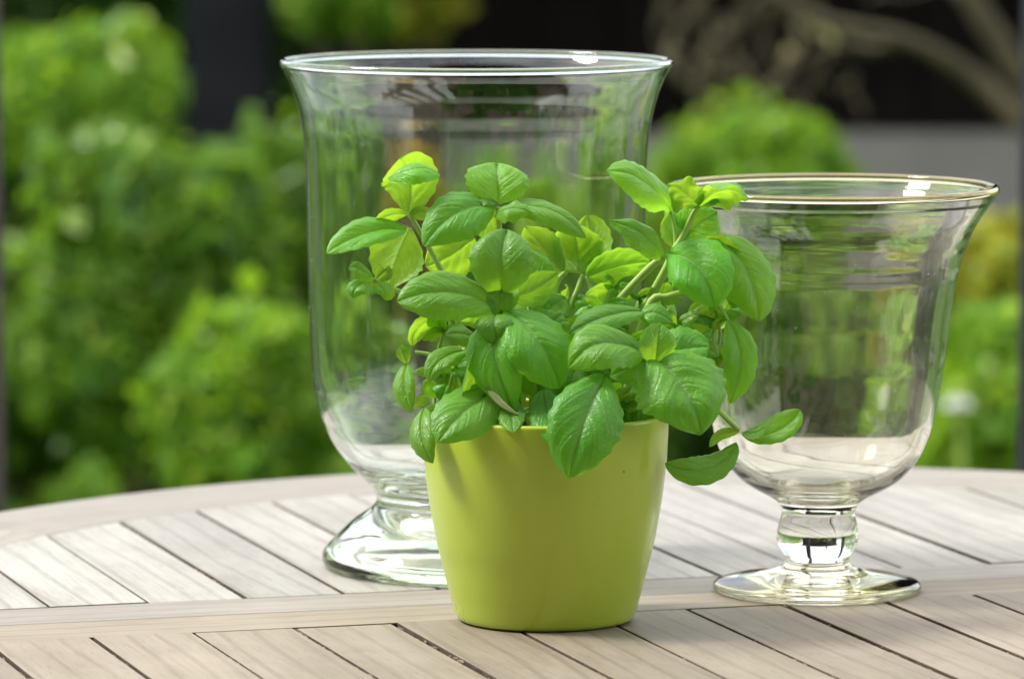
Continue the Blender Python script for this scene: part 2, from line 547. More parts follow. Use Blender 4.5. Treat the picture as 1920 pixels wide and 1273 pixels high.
def wood_piece(name, pts, mat, axis, zt=TABLE_Z, th=TH, bev=0.0008):
    """pts: outline in (u, v) along E1, E2 from S0; axis: the grain angle relative to E1"""
    cu = sum(p[0] for p in pts) / len(pts)
    cv = sum(p[1] for p in pts) / len(pts)
    ca, sa = math.cos(-axis), math.sin(-axis)
    loc = [((p[0] - cu) * ca - (p[1] - cv) * sa, (p[0] - cu) * sa + (p[1] - cv) * ca) for p in pts]
    n = len(loc)
    verts = [(a, b, -th) for a, b in loc] + [(a, b, 0) for a, b in loc]
    faces = [tuple(range(n))[::-1], tuple(range(n, 2 * n))] + [(i, (i + 1) % n, n + (i + 1) % n, n + i) for i in range(n)]
    me = bpy.data.meshes.new(name)
    me.from_pydata(verts, [], faces)
    me.materials.append(mat)
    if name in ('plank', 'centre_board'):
        me.materials.append(M['slot_shade_grime'])
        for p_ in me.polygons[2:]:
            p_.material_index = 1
    o = bpy.data.objects.new(name, me)
    wpos = S0 + E1 * cu + E2 * cv
    o.location = (wpos.x - table.location.x, wpos.y - table.location.y, zt)
    o.rotation_euler = (0, 0, ANG + axis)
    link(o, table)
    recalc(o)
    bevel(o, bev, 2)
    return o


PITCH_S = 0.0553
CB = 0.0525
random.seed(3)


def lim(u, side):
    """distance from the seam to the inner edge of the rim on one side"""
    q = 1 - ((u - OU) / AI) ** 2
    return (BI * math.sqrt(q) + side * OV) if q > 0 else 0.0


for side in (1, -1):
    mat = M['wood_far'] if side > 0 else M['wood_near']
    ue = AI * math.sqrt(1 - (OV / BI) ** 2) - 0.0004
    g = 0.0005
    wood_piece('centre_board', [(-ue, side * g), (ue, side * g), (ue, side * (CB - 0.0003)), (-ue, side * (CB - 0.0003))], M['wood_mid'] if side > 0 else mat, 0)
    for k in range(-10, 10):
        gl = 0.0007 + 0.0010 * random.random() + (0.0005 if side < 0 and k > 0 else 0)
        gr = (0.0004 if side > 0 else 0.0007) + 0.0010 * random.random()
        ua, ub = k * PITCH_S + gl + 0.003, (k + 1) * PITCH_S - gr + 0.003
        top = []
        for j in range(7):
            u = ua + (ub - ua) * j / 6
            if lim(u, side) > CB + 0.004:
                top.append((u, lim(u, side) - 0.0004))
        if len(top) < 2: continue
        pts = [(top[0][0], CB)] + top + [(top[-1][0], CB)]
        wood_piece('plank', [(p[0], side * p[1]) for p in pts], mat, math.pi / 2, TABLE_Z + random.uniform(-0.0006, 0.0006))
    # curved rim boards
    so, si = math.asin(-side * OV / BO), math.asin(-side * OV / BI)
    nb = 4 if side > 0 else 6
    for k in range(nb):
        o_, i_ = [], []
        for j in range(15):
            q = (k + (j / 14) * 0.9985) / nb
            to, ti = so + (math.pi - 2 * so) * q, si + (math.pi - 2 * si) * q
            o_.append((OU + AO * math.cos(to), side * max(g, BO * math.sin(to) + side * OV)))
            i_.append((OU + AI * math.cos(ti), side * max(g, BI * math.sin(ti) + side * OV)))
        d_ = Vector(o_[-1]) - Vector(o_[0])
        wood_piece('rim_board', o_ + i_[::-1], M['wood_mid'] if side > 0 else mat, math.atan2(d_.y, d_.x), bev=0.003)
# crumbs of dry leaf and dirt caught in the joints
vs_, fs_ = [], []
for side in (1, -1):
    for k in range(-9, 9):
        for _ in range(46 if k < 1 else 12):
            vv = CB + 0.002 + random.random() * 0.30
            uu = k * PITCH_S + 0.003 + random.gauss(0, 0.0007)
            if vv > lim(uu, side) - 0.003: continue
            c_ = S0 + E1 * uu + E2 * (side * vv)
            zz = TABLE_Z - 0.0008 - 0.0022 * random.random()
            a_, l_, w_ = ANG + math.pi / 2 + random.gauss(0, 0.3), random.uniform(0.0012, 0.005), random.uniform(0.0005, 0.0012)
            dx, dy = Vector((math.cos(a_), math.sin(a_), 0)) * l_, Vector((-math.sin(a_), math.cos(a_), 0)) * w_
            i0 = len(vs_)
            for p_ in (c_ - dx, c_ + dy, c_ + dx, c_ - dy):
                vs_.append(Vector((p_.x, p_.y, zz + random.uniform(-0.0003, 0.0003))))
            vs_.append(Vector((c_.x, c_.y, zz + 0.0007)))
            fs_ += [(i0, i0 + 3, i0 + 4), (i0 + 3, i0 + 2, i0 + 4), (i0 + 2, i0 + 1, i0 + 4), (i0 + 1, i0, i0 + 4)]
M['crumb'] = simple_mat('dry_crumbs', (0.10, 0.07, 0.045), (0.30, 0.24, 0.17), 140, 0.95)
tag(mesh_obj('joint_debris', vs_, fs_, M['crumb'], table, False), kind='stuff')
# battens and legs below
for u in (-0.25, 0.0, 0.25):
    wood_piece('batten', [(u - 0.03, -0.60), (u + 0.03, -0.60), (u + 0.03, 0.36), (u - 0.03, 0.36)], M['wood_near'], math.pi / 2, TABLE_Z - TH - 0.012, 0.03)
for su in (-1, 1):
    for sv in (-1, 1):
        pts = [(su * 0.27 - 0.025, sv * 0.27 - 0.155), (su * 0.27 + 0.025, sv * 0.27 - 0.155), (su * 0.27 + 0.025, sv * 0.27 - 0.105), (su * 0.27 - 0.025, sv * 0.27 - 0.105)]
        wood_piece('leg', pts, M['wood_near'], 0, TABLE_Z - TH - 0.045, TABLE_Z - TH - 0.05)


# ------------------------------------------------------------------ surfaces of revolution
def catmull(pts, n=6):
    P = [pts[0]] + list(pts) + [pts[-1]]
    res = []
    for i in range(1, len(P) - 2):
        a, b, c, d = P[i - 1], P[i], P[i + 1], P[i + 2]
        for j in range(n):
            t = j / n
            res.append(tuple(0.5 * (2 * b[q] + (c[q] - a[q]) * t + (2 * a[q] - 5 * b[q] + 4 * c[q] - d[q]) * t * t + (3 * b[q] - a[q] - 3 * c[q] + d[q]) * t ** 3) for q in range(len(b))))
    res.append(tuple(pts[-1]))
    return res


def lathe(name, prof, mat, parent, seg=160, shift=None, close=False):
    """prof: list of (r, z); shift(z) gives an x offset of the axis (hand-blown lean)"""
    verts, faces, rings = [], [], []
    for r, z in prof:
        sx = shift(z) if shift else 0.0
        if r < 1e-6:
            verts.append((sx, 0, z))
            rings.append([len(verts) - 1])
        else:
            base = len(verts)
            for j in range(seg):
                a = 2 * math.pi * j / seg
                verts.append((sx + r * math.cos(a), r * math.sin(a), z))
            rings.append(list(range(base, base + seg)))
    pairs = list(zip(rings[:-1], rings[1:]))
    if close: pairs.append((rings[-1], rings[0]))
    for A, B in pairs:
        for j in range(seg):
            k2 = (j + 1) % seg
            if len(A) == 1 and len(B) == 1: continue
            if len(A) == 1: faces.append((A[0], B[k2], B[j]))
            elif len(B) == 1: faces.append((A[j], A[k2], B[0]))
            else: faces.append((A[j], A[k2], B[k2], B[j]))
    me = bpy.data.meshes.new(name)
    me.from_pydata(verts, [], faces)
    me.update()
    me.polygons.foreach_set('use_smooth', [True] * len(me.polygons))
    me.materials.append(mat)
    return link(bpy.data.objects.new(name, me), parent)


def bead(rc, hr, z, R):
    """a rolled, rounded glass lip of radius R sitting on a wall of half thickness hr"""
    a0 = -math.asin(math.sqrt(max(0.0, 1 - (hr / R) ** 2)))
    zc = z - R * math.sin(a0)
    n = 20
    return [(rc + R * math.cos(a0 + (math.pi - 2 * a0) * i / n), zc + R * math.sin(a0 + (math.pi - 2 * a0) * i / n)) for i in range(n + 1)]


# lime pot
pot_c = on_z(1022.5, 1162)
POT_D = pot_c.y
PS = F / POT_D
pot = empty('plant_pot', pot_c)
tag(pot, 'glossy lime green tapered pot holding the basil, in front of the two glass vases', 'pot')
yb = 1162.0
outer_px = [(150, 1162), (160, 1160.5), (168, 1155), (173, 1142), (179, 1120), (186, 1095), (197, 1050), (207, 1010), (216, 960), (223.5, 910), (229, 860), (231.5, 820), (232.5, 790), (232.5, 772)]
outp = catmull([(r / PS, (yb - y) / PS + 0.0006) for r, y in outer_px], 4)
t_ = 0.0042
rim_r, rim_z = outp[-1]
lip = [(rim_r - 0.0004, rim_z + 0.0008), (rim_r - 0.0014, rim_z + 0.0014), (rim_r - t_ + 0.001, rim_z + 0.0013), (rim_r - t_, rim_z + 0.0004)]
innp = [(r - t_, z) for r, z in outp[::-1] if z > 0.006]
prof = [(0, 0.0006)] + outp + lip + innp + [(0, 0.0062)]
lathe('body', prof[::-1], M['pot'], pot, 128)
soil = lathe('potting_soil', [(0, 0.101), (0.02, 0.1005), (0.045, 0.0995), (rim_r - t_ - 0.0015, 0.0975)][::-1], M['soil'], None, 64)
soil.location = pot_c
for v_ in soil.data.vertices:
    v_.co.z += 0.003 * mnoise.noise(v_.co * 120)
tag(soil, 'dark potting soil inside the lime green pot', 'soil', kind='stuff')

# large vase
bv_c = on_z(893.5, 1061)
BS = F / bv_c.y
bigv = empty('glass_vase', bv_c)
tag(bigv, 'tall clear glass hurricane vase with a wide flared rim, behind the pot at left', 'vase')
y0 = 1061.0
o_px = [(276, 1061), (283, 1059.5), (289, 1054), (292, 1045), (291, 1034), (285, 1024), (275, 1013), (263, 1001), (248, 987), (233, 974), (219, 964), (206, 955), (196, 947), (190, 938), (189, 930), (191, 921), (197, 911), (205, 901),
        (218, 888), (233, 874), (247, 858), (261, 840), (274, 820), (284, 800), (293, 778), (300, 755), (306, 728), (310, 700), (313, 650), (314.5, 600), (316, 520), (317.5, 450), (319, 370), (320.5, 310), (323, 265), (327, 230),
        (333, 198), (341, 170), (351, 144), (360, 126), (367, 115)]
wall = 10.5
bowl_start = 15
oc = [(r / BS, (y0 - y) / BS + 0.0004) for r, y in o_px]
of = catmull(oc, 4)
n_split = bowl_start * 4
foot_out, bowl_out = of[:n_split + 1], of[n_split:]
i_px = [(0, 902), (60, 901.5), (120, 899), (165, 893), (196, 883), (219, 869), (238, 851), (254, 830), (267, 808), (278, 783), (287, 758), (294, 728), (299, 700), (303, 650), (305, 600), (307, 520), (308.5, 450), (310, 370), (311.5, 310), (314, 265), (318, 230), (324, 198), (332, 170), (342, 144), (351, 126), (358, 115)]
inner = catmull([(r / BS, (y0 - y) / BS + 0.0004) for r, y in i_px], 4)
inner = [(r + (0.00014 * mnoise.noise(Vector((z * 90, 3.1, 0))) if 0.21 < z < inner[-1][1] - 0.004 else 0), z) for r, z in inner]
ro, zo = bowl_out[-1]
ri, zi = inner[-1]
rc, hr = (ro + ri) / 2, (ro - ri) / 2
rim = bead(rc, hr, zo, 0.0021)
u_px = [(276, 1061), (266, 1060.5), (256, 1054), (246, 1044), (232, 1030), (212, 1014), (186, 998), (155, 984), (118, 973), (60, 966), (0, 965)]
under = catmull([(r / BS, (y0 - y) / BS + 0.0004) for r, y in u_px], 4)
lathe('foot', under[::-1] + foot_out[1:], M['glass_base'], bigv, 192)
lathe('bowl', bowl_out, M['glass'], bigv, 192)
lathe('bowl_interior', inner[::-1], M['glass'], bigv, 192)
lathe('rim', [bowl_out[-1]] + rim[1:-1] + [inner[-1]], M['glass'], bigv, 192)

# goblet vase
rv_c = on_z(1532, 1107)
RS = F / rv_c.y
gob = empty('glass_vase', rv_c)
tag(gob, 'smaller footed glass goblet vase with a round knop stem, right of the pot', 'vase')
y0 = 1107.0
f_px = [(185, 1107), (192, 1106), (196, 1102), (197, 1097), (194, 1092), (186, 1088), (160, 1082), (130, 1077), (100, 1072), (80, 1066), (68, 1060), (62, 1053), (60, 1047)]
k_px = [(60, 1047), (63, 1039), (69, 1030), (74, 1021), (77, 1011), (78, 1001), (76.5, 990), (74, 979), (71, 968), (69.5, 958), (71, 949)]
b_px = [(71, 949), (76, 941), (84, 934), (97, 926), (114, 917), (134, 906), (152, 893), (168, 877), (182, 858), (193, 836), (202, 812), (209, 786), (215, 755), (220, 720), (224, 680), (228, 640), (231, 600), (235, 560), (240, 520), (246, 490), (253, 462), (262, 436), (274, 410), (288, 387), (302, 366), (311, 351)]
ib_px = [(0, 917), (40, 916), (75, 912), (105, 904), (130, 892), (150, 877), (167, 859), (180, 838), (190, 813), (198, 786), (204, 755), (209, 720), (213, 680), (216, 640), (219, 600), (223, 560), (228, 520), (234, 490), (241, 462), (251, 436), (263, 410), (277, 387), (291, 366), (301, 351)]
cv_ = lambda L: catmull([(r / RS, (y0 - y) / RS + 0.0004) for r, y in L], 4)
lean = lambda z: 0.0068 * (max(0.0, z - 0.03) / 0.19)
fo, ko, bo, bi = cv_(f_px), cv_(k_px), cv_(b_px), cv_(ib_px)
bi = catmull(bi[::2] if len(bi) % 2 else bi[::2] + [bi[-1]], 4)
bi = [(r + (0.00022 * mnoise.noise(Vector((z * 150, 7.7, 0))) * min(1, (z - 0.174) / 0.008) - 0.0006 * min(1, ((z - 0.174) / 0.009) ** 1.5) if 0.174 < z < bi[-1][1] - 0.004 else 0), z) for r, z in bi]
lathe('foot', [(0, 0.0016), (0.02, 0.0014), (0.045, 0.0010)] + fo, M['glass_foot'], gob, 160, lean)
lathe('knop', ko, M['glass_tinted'], gob, 160, lean)
lathe('bowl', bo, M['glass_tinted'], gob, 192, lean)
lathe('bowl_interior', bi[::-1], M['glass_tinted'], gob, 192, lean)
ro, zo = bo[-1]
ri, zi = bi[-1]
rc, hr = (ro + ri) / 2, (ro - ri) / 2
rim = bead(rc, hr, zo, 0.0022)
lathe('rim', [bo[-1]] + rim[1:-1] + [bi[-1]], M['glass_rim'], gob, 192, lean)


# dust specks dried onto the glass
M['dust'] = simple_mat('dust', (0.6, 0.6, 0.58), (0.75, 0.75, 0.72), 50, 0.9)
rd = np.random.default_rng(21)
for par, prof_, zlo, zhi, ln in ((bigv, bowl_out, 0.08, 0.27, None), (gob, bo, 0.07, 0.19, lean)):
    zs = [p_[1] for p_ in prof_]
    rs_ = [p_[0] for p_ in prof_]
    vs, fs = [], []
    for _ in range(260):
        z_ = rd.uniform(zlo, zhi)
        a_ = rd.uniform(0, 6.283)
        r_ = float(np.interp(z_, zs, rs_)) + 0.0001
        k_ = float(rd.choice((0.00010, 0.00014, 0.0002, 0.0003), p=(0.45, 0.3, 0.2, 0.05)))
        c_ = Vector((r_ * math.cos(a_) + (ln(z_) if ln else 0), r_ * math.sin(a_), z_))
        i0 = len(vs)
        for dv in ((1, 0, 0), (-1, 0, 0), (0, 1, 0), (0, -1, 0), (0, 0, 1), (0, 0, -1)):
            vs.append(c_ + Vector(dv) * k_)
        fs += [(i0 + a, i0 + b, i0 + c) for a, b, c in ((0, 2, 4), (2, 1, 4), (1, 3, 4), (3, 0, 4), (2, 0, 5), (1, 2, 5), (3, 1, 5), (0, 3, 5))]
    me = bpy.data.meshes.new('dust')
    me.from_pydata([tuple(v_) for v_ in vs], [], fs)
    me.materials.append(M['dust'])
    tag(link(bpy.data.objects.new('dust', me), par), kind='stuff')


# ------------------------------------------------------------------ basil
basil = empty('basil_plant', pot_c + Vector((0, 0, 0.10)))
tag(basil, 'leafy green basil plant growing out of the lime green pot', 'plant')


def bp_(x, y, d):
    """photo pixel + centimetres in front of the plant's axis -> point"""
    return at(x, y, POT_D - d / 100.0)


def leaf(b, t, bow, wpx, nrm, fold=12, curl=0.25, mat='leaf', wide=0.46, ruff=0.0, bulge=1.0, tw=0.0):
    B, T = bp_(*b), bp_(*t)
    mid = ((b[0] + t[0]) / 2 + bow[0] * 2, (b[1] + t[1]) / 2 + bow[1] * 2, (b[2] + t[2]) / 2 + bow[2] * 2)
    Mp = bp_(*mid)
    Nn = Vector((nrm[0], -nrm[2], nrm[1])).normalized()
    W = wpx / PS / 2
    NT, NS = 36, 26
    W *= 1.10
    curl *= 1.35
    verts, uvs = [], []
    L = (T - B).length
    ph0 = random.random() * 6
    asy, cas, wave = random.uniform(-9, 9), random.uniform(-0.16, 0.16), random.uniform(0.02, 0.10)
    for i in range(NT + 1):
        q = i / NT
        P = B * (1 - q) ** 2 + Mp * 2 * q * (1 - q) + T * q * q
        dP = (B * (-2 * (1 - q)) + Mp * (2 * (1 - 2 * q)) + T * (2 * q)).normalized()
        S = dP.cross(Nn)
        if S.length < 1e-4: S = dP.cross(Nn + Vector((0.1, 0.2, 0.1)))
        S.normalize()
        if tw:
            S = Matrix.Rotation(math.radians(tw) * (q - 0.5), 3, dP) @ S
        n2 = S.cross(dP).normalized()
        a = max(q, 1e-5)
        wq = (a / wide) ** 0.62 * (max(0.0, 1 - a) / (1 - wide)) ** (0.62 * (1 - wide) / wide) if 0 < q < 1 else 0.0
        wq = min(1.0, wq) ** 1.05
        wq = W * max(wq, 0.015)
        for j in range(NS + 1):
            s = -1 + 2 * j / NS
            fa = math.radians(fold + (asy if s > 0 else -asy))
            lat = wq * s
            h = abs(lat) * math.tan(fa)
            h -= (curl + (cas if s > 0 else -cas)) * W * (abs(s) ** 2.6) * (wq / W)
            h += wave * W * math.sin(q * 5.2 + ph0)
            phs = q * 4.4 - abs(s) ** 1.2 * 2.1 + (0.35 if s > 0 else 0)
            cell = abs(math.sin(math.pi * (phs + 0.5)))      # veins sit where fract(phs) = 0
            h += bulge * (0.048 + 0.035 * mnoise.noise(Vector((q * 4, s * 3, ph0 + 9)))) * W * (cell ** 0.42) * (1 - abs(s) ** 4) * min(1, 6 * q) * min(1, 5 * (1 - q)) * (1 if abs(s) > 0.04 else 0.2)
            h -= bulge * 0.05 * W * math.exp(-(s / 0.12) ** 2)
            if ruff: h += ruff * W * abs(s) ** 2 * math.sin(q * 17 + ph0 + (2.0 if s > 0 else 0))
            nn = mnoise.noise(Vector((q * 3 + ph0, s * 2, ph0)))
            h += 0.10 * W * nn * (0.3 + abs(s))
            edge = 1 + 0.035 * math.sin(q * 40 + ph0) * (abs(s) ** 6) + 0.03 * nn
            verts.append(P + S * (lat * math.cos(fa * 0.8) * edge) + n2 * h)
            uvs.append((q, (s + 1) / 2))
    faces = []
    for i in range(NT):
        for j in range(NS):
            a = i * (NS + 1) + j
            faces.append((a, a + NS + 1, a + NS + 2, a + 1))
    me = bpy.data.meshes.new('leaf')
    org = basil.location
    me.from_pydata([tuple(v - B) for v in verts], [], faces)
    me.update()
    uvl = me.uv_layers.new(name='UVMap')
    for lp in me.loops:
        uvl.data[lp.index].uv = uvs[lp.vertex_index]
    me.polygons.foreach_set('use_smooth', [True] * len(me.polygons))
    # make the geometric front the upper side
    c = (NT // 2) * (NS + 1) + NS // 2
    f0 = me.polygons[(NT // 2) * NS + NS // 2]
    if f0.normal.dot(Nn) < 0:
        me.flip_normals()
    me.materials.append(M[mat])
    o = bpy.data.objects.new('leaf', me)
    o.location = B - org
    return link(o, basil)


def tube(name, pts, radii, mat, parent, seg=9, sub=5):
    C_ = catmull([tuple(p) + (r,) for p, r in zip(pts, radii)], sub)
    verts, faces = [], []
    prev = None
    for i, c in enumerate(C_):
        P = Vector(c[:3])
        Q = Vector(C_[min(i + 1, len(C_) - 1)][:3]) - Vector(C_[max(i - 1, 0)][:3])
        if Q.length < 1e-9: Q = Vector((0, 0, 1))
        Q.normalize()
        a = prev if prev is not None else (Vector((1, 0, 0)) if abs(Q.x) < 0.8 else Vector((0, 1, 0)))
        a = (a - Q * a.dot(Q)).normalized()
        prev = a
        b2 = Q.cross(a)
        for j in range(seg):
            th = 2 * math.pi * j / seg
            verts.append(P + (a * math.cos(th) + b2 * math.sin(th)) * c[3])
    n = len(C_)
    for i in range(n - 1):
        for j in range(seg):
            k2 = (j + 1) % seg
            faces.append((i * seg + j, i * seg + k2, (i + 1) * seg + k2, (i + 1) * seg + j))
    faces.append(tuple(range(seg))[::-1])
    faces.append(tuple(range((n - 1) * seg, n * seg)))
    return mesh_obj(name, verts, faces, mat, parent)


def stem(pts, rpx=(7, 5)):
    P = [bp_(*p) for p in pts]
    n = len(P)
    R = [(rpx[0] + (rpx[1] - rpx[0]) * i / (n - 1)) / PS for i in range(n)]
    return tube('stem', P, R, M['stem'], basil)


random.seed(11)
UPF = (0, 0.55, 0.83)      # upper side towards the camera and the sky
BACK = (0, 0.35, -0.94)    # upper side turned away: the lit underside shows
TOPN = (0, 0.95, 0.3)
# --- top left shoot
stem([(905, 800, -1), (872, 660, -1.5), (850, 560, -1.5), (812, 478, -1.5), (765, 398, -1.5)], (8, 4.5))
leaf((765, 400, -1.5), (752, 300, -0.2), (10, -16, -0.9), 100, (0, 0.15, -1), 8, 0.2, 'leaf_young', 0.55)
leaf((728, 336, 0.3), (824, 330, 0.1), (2, -18, 0.6), 58, (0, 0.75, 0.66), 2, 0.35, 'leaf', 0.5, bulge=0.3)
leaf((764, 402, -1.4), (700, 424, -1.0), (-2, -9, 0), 34, (0.1, 0.5, -0.85), 10, 0.2, 'leaf_young')
leaf((768, 404, -1.4), (813, 397, -1.0), (0, -2, 0), 30, (0, 0.4, -0.9), 10, 0.2, 'leaf_young')
leaf((762, 430, -1.4), (611, 474, 0.5), (-6, -12, 0.3), 70, (0.12, 0.80, 0.45), 22, 0.25, 'leaf')
leaf((768, 428, -1.8), (730, 542, -2.2), (-6, 0, -0.3), 104, (0.3, 0.25, -0.9), 6, 0.15, 'leaf_young', 0.45)
leaf((890, 446, -3.2), (798, 500, -3.2), (0, 4, 0), 96, (0, 0.3, -0.95), 5, 0.1, 'leaf_young')
# --- bud shoot at far left
stem([(868, 640, -2), (838, 590, -1.6), (790, 560, -0.8), (745, 545, -0.4), (700, 524, 0)], (6, 4))
leaf((700, 525, 0), (654, 505, 0.6), (0, -12, 0.3), 42, (0.1, 0.75, 0.6), 14, 0.4, 'leaf')
leaf((700, 525, 0), (664, 560, 0.9), (-12, -6, 0.4), 46, (-0.3, 0.5, 0.8), 14, 0.45, 'leaf')
leaf((702, 528, 0), (716, 560, 0.5), (10, 2, 0.2), 46, (0.2, 0.5, 0.8), 14, 0.4, 'leaf_young')
leaf((704, 524, -0.1), (724, 502, -0.4), (6, -4, 0), 34, (0.1, 0.3, -0.9), 14, 0.4, 'leaf_young')
# --- central top shoot
stem([(958, 800, 0), (948, 640, 0), (940, 500, 0), (934, 388, 0)], (8, 5))
leaf((934, 384, 0), (932, 306, -1.5), (0, -2, 0.4), 112, (0.0, 0.5, 0.85), 16, 0.18, 'leaf', 0.52)
leaf((928, 386, 0), (793, 462, 2.0), (-8, -22, 0.5), 92, (-0.25, 0.62, 0.74), 10, 0.3, 'leaf')
leaf((926, 404, 0.3), (994, 398, 1.2), (0, -10, 0.3), 44, (0.05, 0.7, 0.7), 6, 0.4, 'leaf_young', ruff=0.15)
leaf((948, 386, 0), (1100, 446, 0.6), (14, -20, 0.2), 66, (0.3, 0.80, 0.50), 12, 0.4, 'leaf')
leaf((934, 384, 0), (876, 380, 0.4), (0, -10, 0), 34, (0, 0.8, 0.5), 6, 0.35, 'leaf_young', ruff=0.15)
leaf((930, 392, 0), (905, 445, -0.6), (-6, 4, 0), 46, (0.2, 0.3, -0.9), 6, 0.2, 'leaf_young')
# --- central front shoot with the pale upright leaf
stem([(975, 800, 1.5), (955, 690, 2.2), (942, 600, 3.0), (938, 578, 3.1)], (8, 6))
leaf((940, 560, 3.0), (950, 430, 2.6), (-6, -2, 0.9), 116, (-0.15, 0.5, 0.85), 24, 0.4, 'leaf', 0.55)
leaf((930, 578, 3.1), (744, 566, 4.6), (-4, -27, 0.6), 94, (-0.08, 0.66, 0.72), 12, 0.35, 'leaf', 0.5)
leaf((938, 592, 3.2), (936, 526, 2.9), (0, 0, 0.3), 48, (0.1, 0.2, 0.95), 20, 0.1, 'leaf_young')
leaf((942, 584, 3.1), (962, 530, 2.6), (4, 0, 0.2), 34, (0.5, 0.2, -0.8), 20, 0.1, 'leaf_young')
leaf((926, 586, 3.0), (862, 604, 2.4), (-2, -8, 0), 62, (0, 0.4, -0.9), 10, 0.2, 'leaf_young')
leaf((950, 582, 3.2), (1052, 728, 5.0), (12, -12, 0.9), 128, (0.18, 0.48, 0.86), 8, 0.3, 'leaf', 0.5)
leaf((936, 588, 3.3), (965, 772, 5.2), (-22, -12, 0.8), 104, (-0.25, 0.35, 0.9), 16, 0.3, 'leaf', 0.45)
leaf((930, 590, 3.4), (932, 650, 4.6), (-4, -10, 0.8), 66, (-0.1, 0.6, 0.78), 14, 0.3, 'leaf')
leaf((918, 622, 3.2), (872, 768, 4.4), (-4, -8, 0.4), 74, (-0.80, 0.30, -0.45), 22, 0.45, 'leaf_young', 0.5)
# --- middle back shoot
stem([(1030, 800, -1.5), (1038, 560, -3), (1062, 508, -3.2)], (7, 5))
stem([(1070, 800, -2), (1068, 600, -2.6), (1084, 540, -2.8), (1092, 515, -3)], (7, 4))
stem([(1100, 800, -2), (1116, 590, -2.6), (1098, 518, -3)], (6, 4))
leaf((1084, 512, -3), (1074, 418, -2.6), (2, 0, -0.5), 94, (0.05, 0.1, -1), 16, 0.2, 'leaf_young', 0.5)
leaf((1096, 510, -3.4), (1100, 404, -4.2), (8, 0, 0), 84, (0.2, 0.1, -1), 8, 0.2, 'leaf_young', 0.5)
leaf((1060, 510, -3.2), (985, 424, -3.4), (-6, -4, -0.2), 72, (0.2, 0.2, -0.96), 8, 0.2, 'leaf_young')
leaf((1100, 518, -3), (1219, 490, -2.4), (6, -6, 0.3), 78, (0.05, 0.55, -0.8), 10, 0.2, 'leaf')
leaf((1010, 545, -1.5), (985, 468, -2), (6, 0, 0), 64, (0.2, 0.35, 0.9), 10, 0.2, 'leaf')
leaf((958, 560, 1.0), (1046, 512, 0.4), (4, 4, 0), 60, (0.05, 0.4, -0.9), 10, 0.2, 'leaf_young')
leaf((1000, 600, -1), (1060, 560, -1.6), (4, -8, 0.2), 72, (0.1, 0.6, 0.8), 10, 0.2, 'leaf')
leaf((1010, 640, 0.5), (1052, 588, 0.2), (4, -6, 0.3), 70, (0.1, 0.4, 0.9), 10, 0.2, 'leaf')
leaf((1120, 600, -3), (1190, 560, -3.2), (4, -6, 0.2), 66, (0.1, 0.6, 0.8), 10, 0.2, 'leaf')
# --- right top shoot
stem([(1085, 800, 0), (1130, 612, -0.8), (1162, 562, -1), (1215, 505, -1), (1243, 482, -1)], (9, 7))
stem([(1130, 800, -0.5), (1190, 610, -1.2), (1215, 565, -1.4), (1248, 505, -1.4), (1262, 470, -1.4)], (10, 7))
stem([(1150, 800, 0), (1212, 582, 0), (1250, 557, -0.2), (1294, 549, -0.4), (1330, 560, -0.6)], (8, 5.5))
stem([(1262, 470, -1.4), (1282, 440, -1.4), (1298, 405, -1.4), (1310, 384, -1.3)], (6, 4.5))
stem([(1266, 468, -1.5), (1265, 430, -1.6), (1256, 392, -1.6)], (4, 3))
stem([(1262, 628, 0.4), (1290, 598, 0.2), (1318, 572, 0)], (5, 4))
leaf((1257, 398, -1.6), (1138, 322, 1.0), (14, -20, 0.6), 88, (-0.30, 0.62, 0.72), 10, 0.35, 'leaf', 0.5)
leaf((1310, 386, -1.3), (1254, 352, -0.6), (0, -10, 0), 68, (0, 0.5, -0.86), 6, 0.35, 'leaf_young', ruff=0.22)
leaf((1308, 386, -1.3), (1406, 372, 0.2), (4, -22, 0.3), 76, (0.05, 0.80, -0.55), 12, 0.45, 'leaf_young', ruff=0.15)
leaf((1312, 380, -1.4), (1398, 352, -1.6), (0, -12, 0), 46, (0.15, 0.7, 0.65), 4, 0.4, 'leaf', ruff=0.15)
leaf((1262, 462, -2.2), (1345, 398, -2.4), (0, -6, 0.2), 112, (0.2, 0.15, 0.96), 6, 0.2, 'leaf')
leaf((1280, 464, -2.0), (1256, 398, -2.2), (-2, 0, 0), 56, (-0.3, 0.2, -0.9), 10, 0.2, 'leaf_young')
leaf((1242, 486, -1), (1145, 412, 0.2), (8, -12, 0.2), 66, (-0.2, 0.72, 0.60), 12, 0.4, 'leaf', ruff=0.1)
leaf((1250, 470, -1), (1340, 578, 1.6), (14, -22, 0.6), 116, (-0.05, 0.5, 0.86), 20, 0.3, 'leaf', 0.5)
leaf((1345, 448, -1.8), (1420, 602, 0.0), (22, -16, 0.5), 108, (0.32, 0.42, 0.84), 10, 0.35, 'leaf', 0.5)
leaf((1310, 460, -1.8), (1362, 520, -1.8), (10, -10, 0), 86, (0.2, 0.3, -0.9), 8, 0.2, 'leaf_young')
leaf((1368, 470, -2), (1345, 565, -1.8), (4, 0, 0), 44, (0.5, 0.2, -0.8), 14, 0.2, 'leaf_young')
leaf((1376, 540, -2), (1335, 622, -2), (4, 0, 0), 46, (0.4, 0.2, -0.9), 14, 0.2, 'leaf_young')
leaf((1356, 540, -1.8), (1402, 594, -1), (12, -6, 0), 52, (0.1, 0.3, -0.9), 14, 0.3, 'leaf')
leaf((1290, 582, -0.8), (1362, 592, -0.6), (0, 2, 0), 64, (0.1, 0.4, -0.9), 6, 0.2, 'leaf_young')
leaf((1270, 620, 0.6), (1298, 600, 1.0), (2, -4, 0.2), 36, (0.1, 0.5, 0.85), 14, 0.4, 'leaf_young')
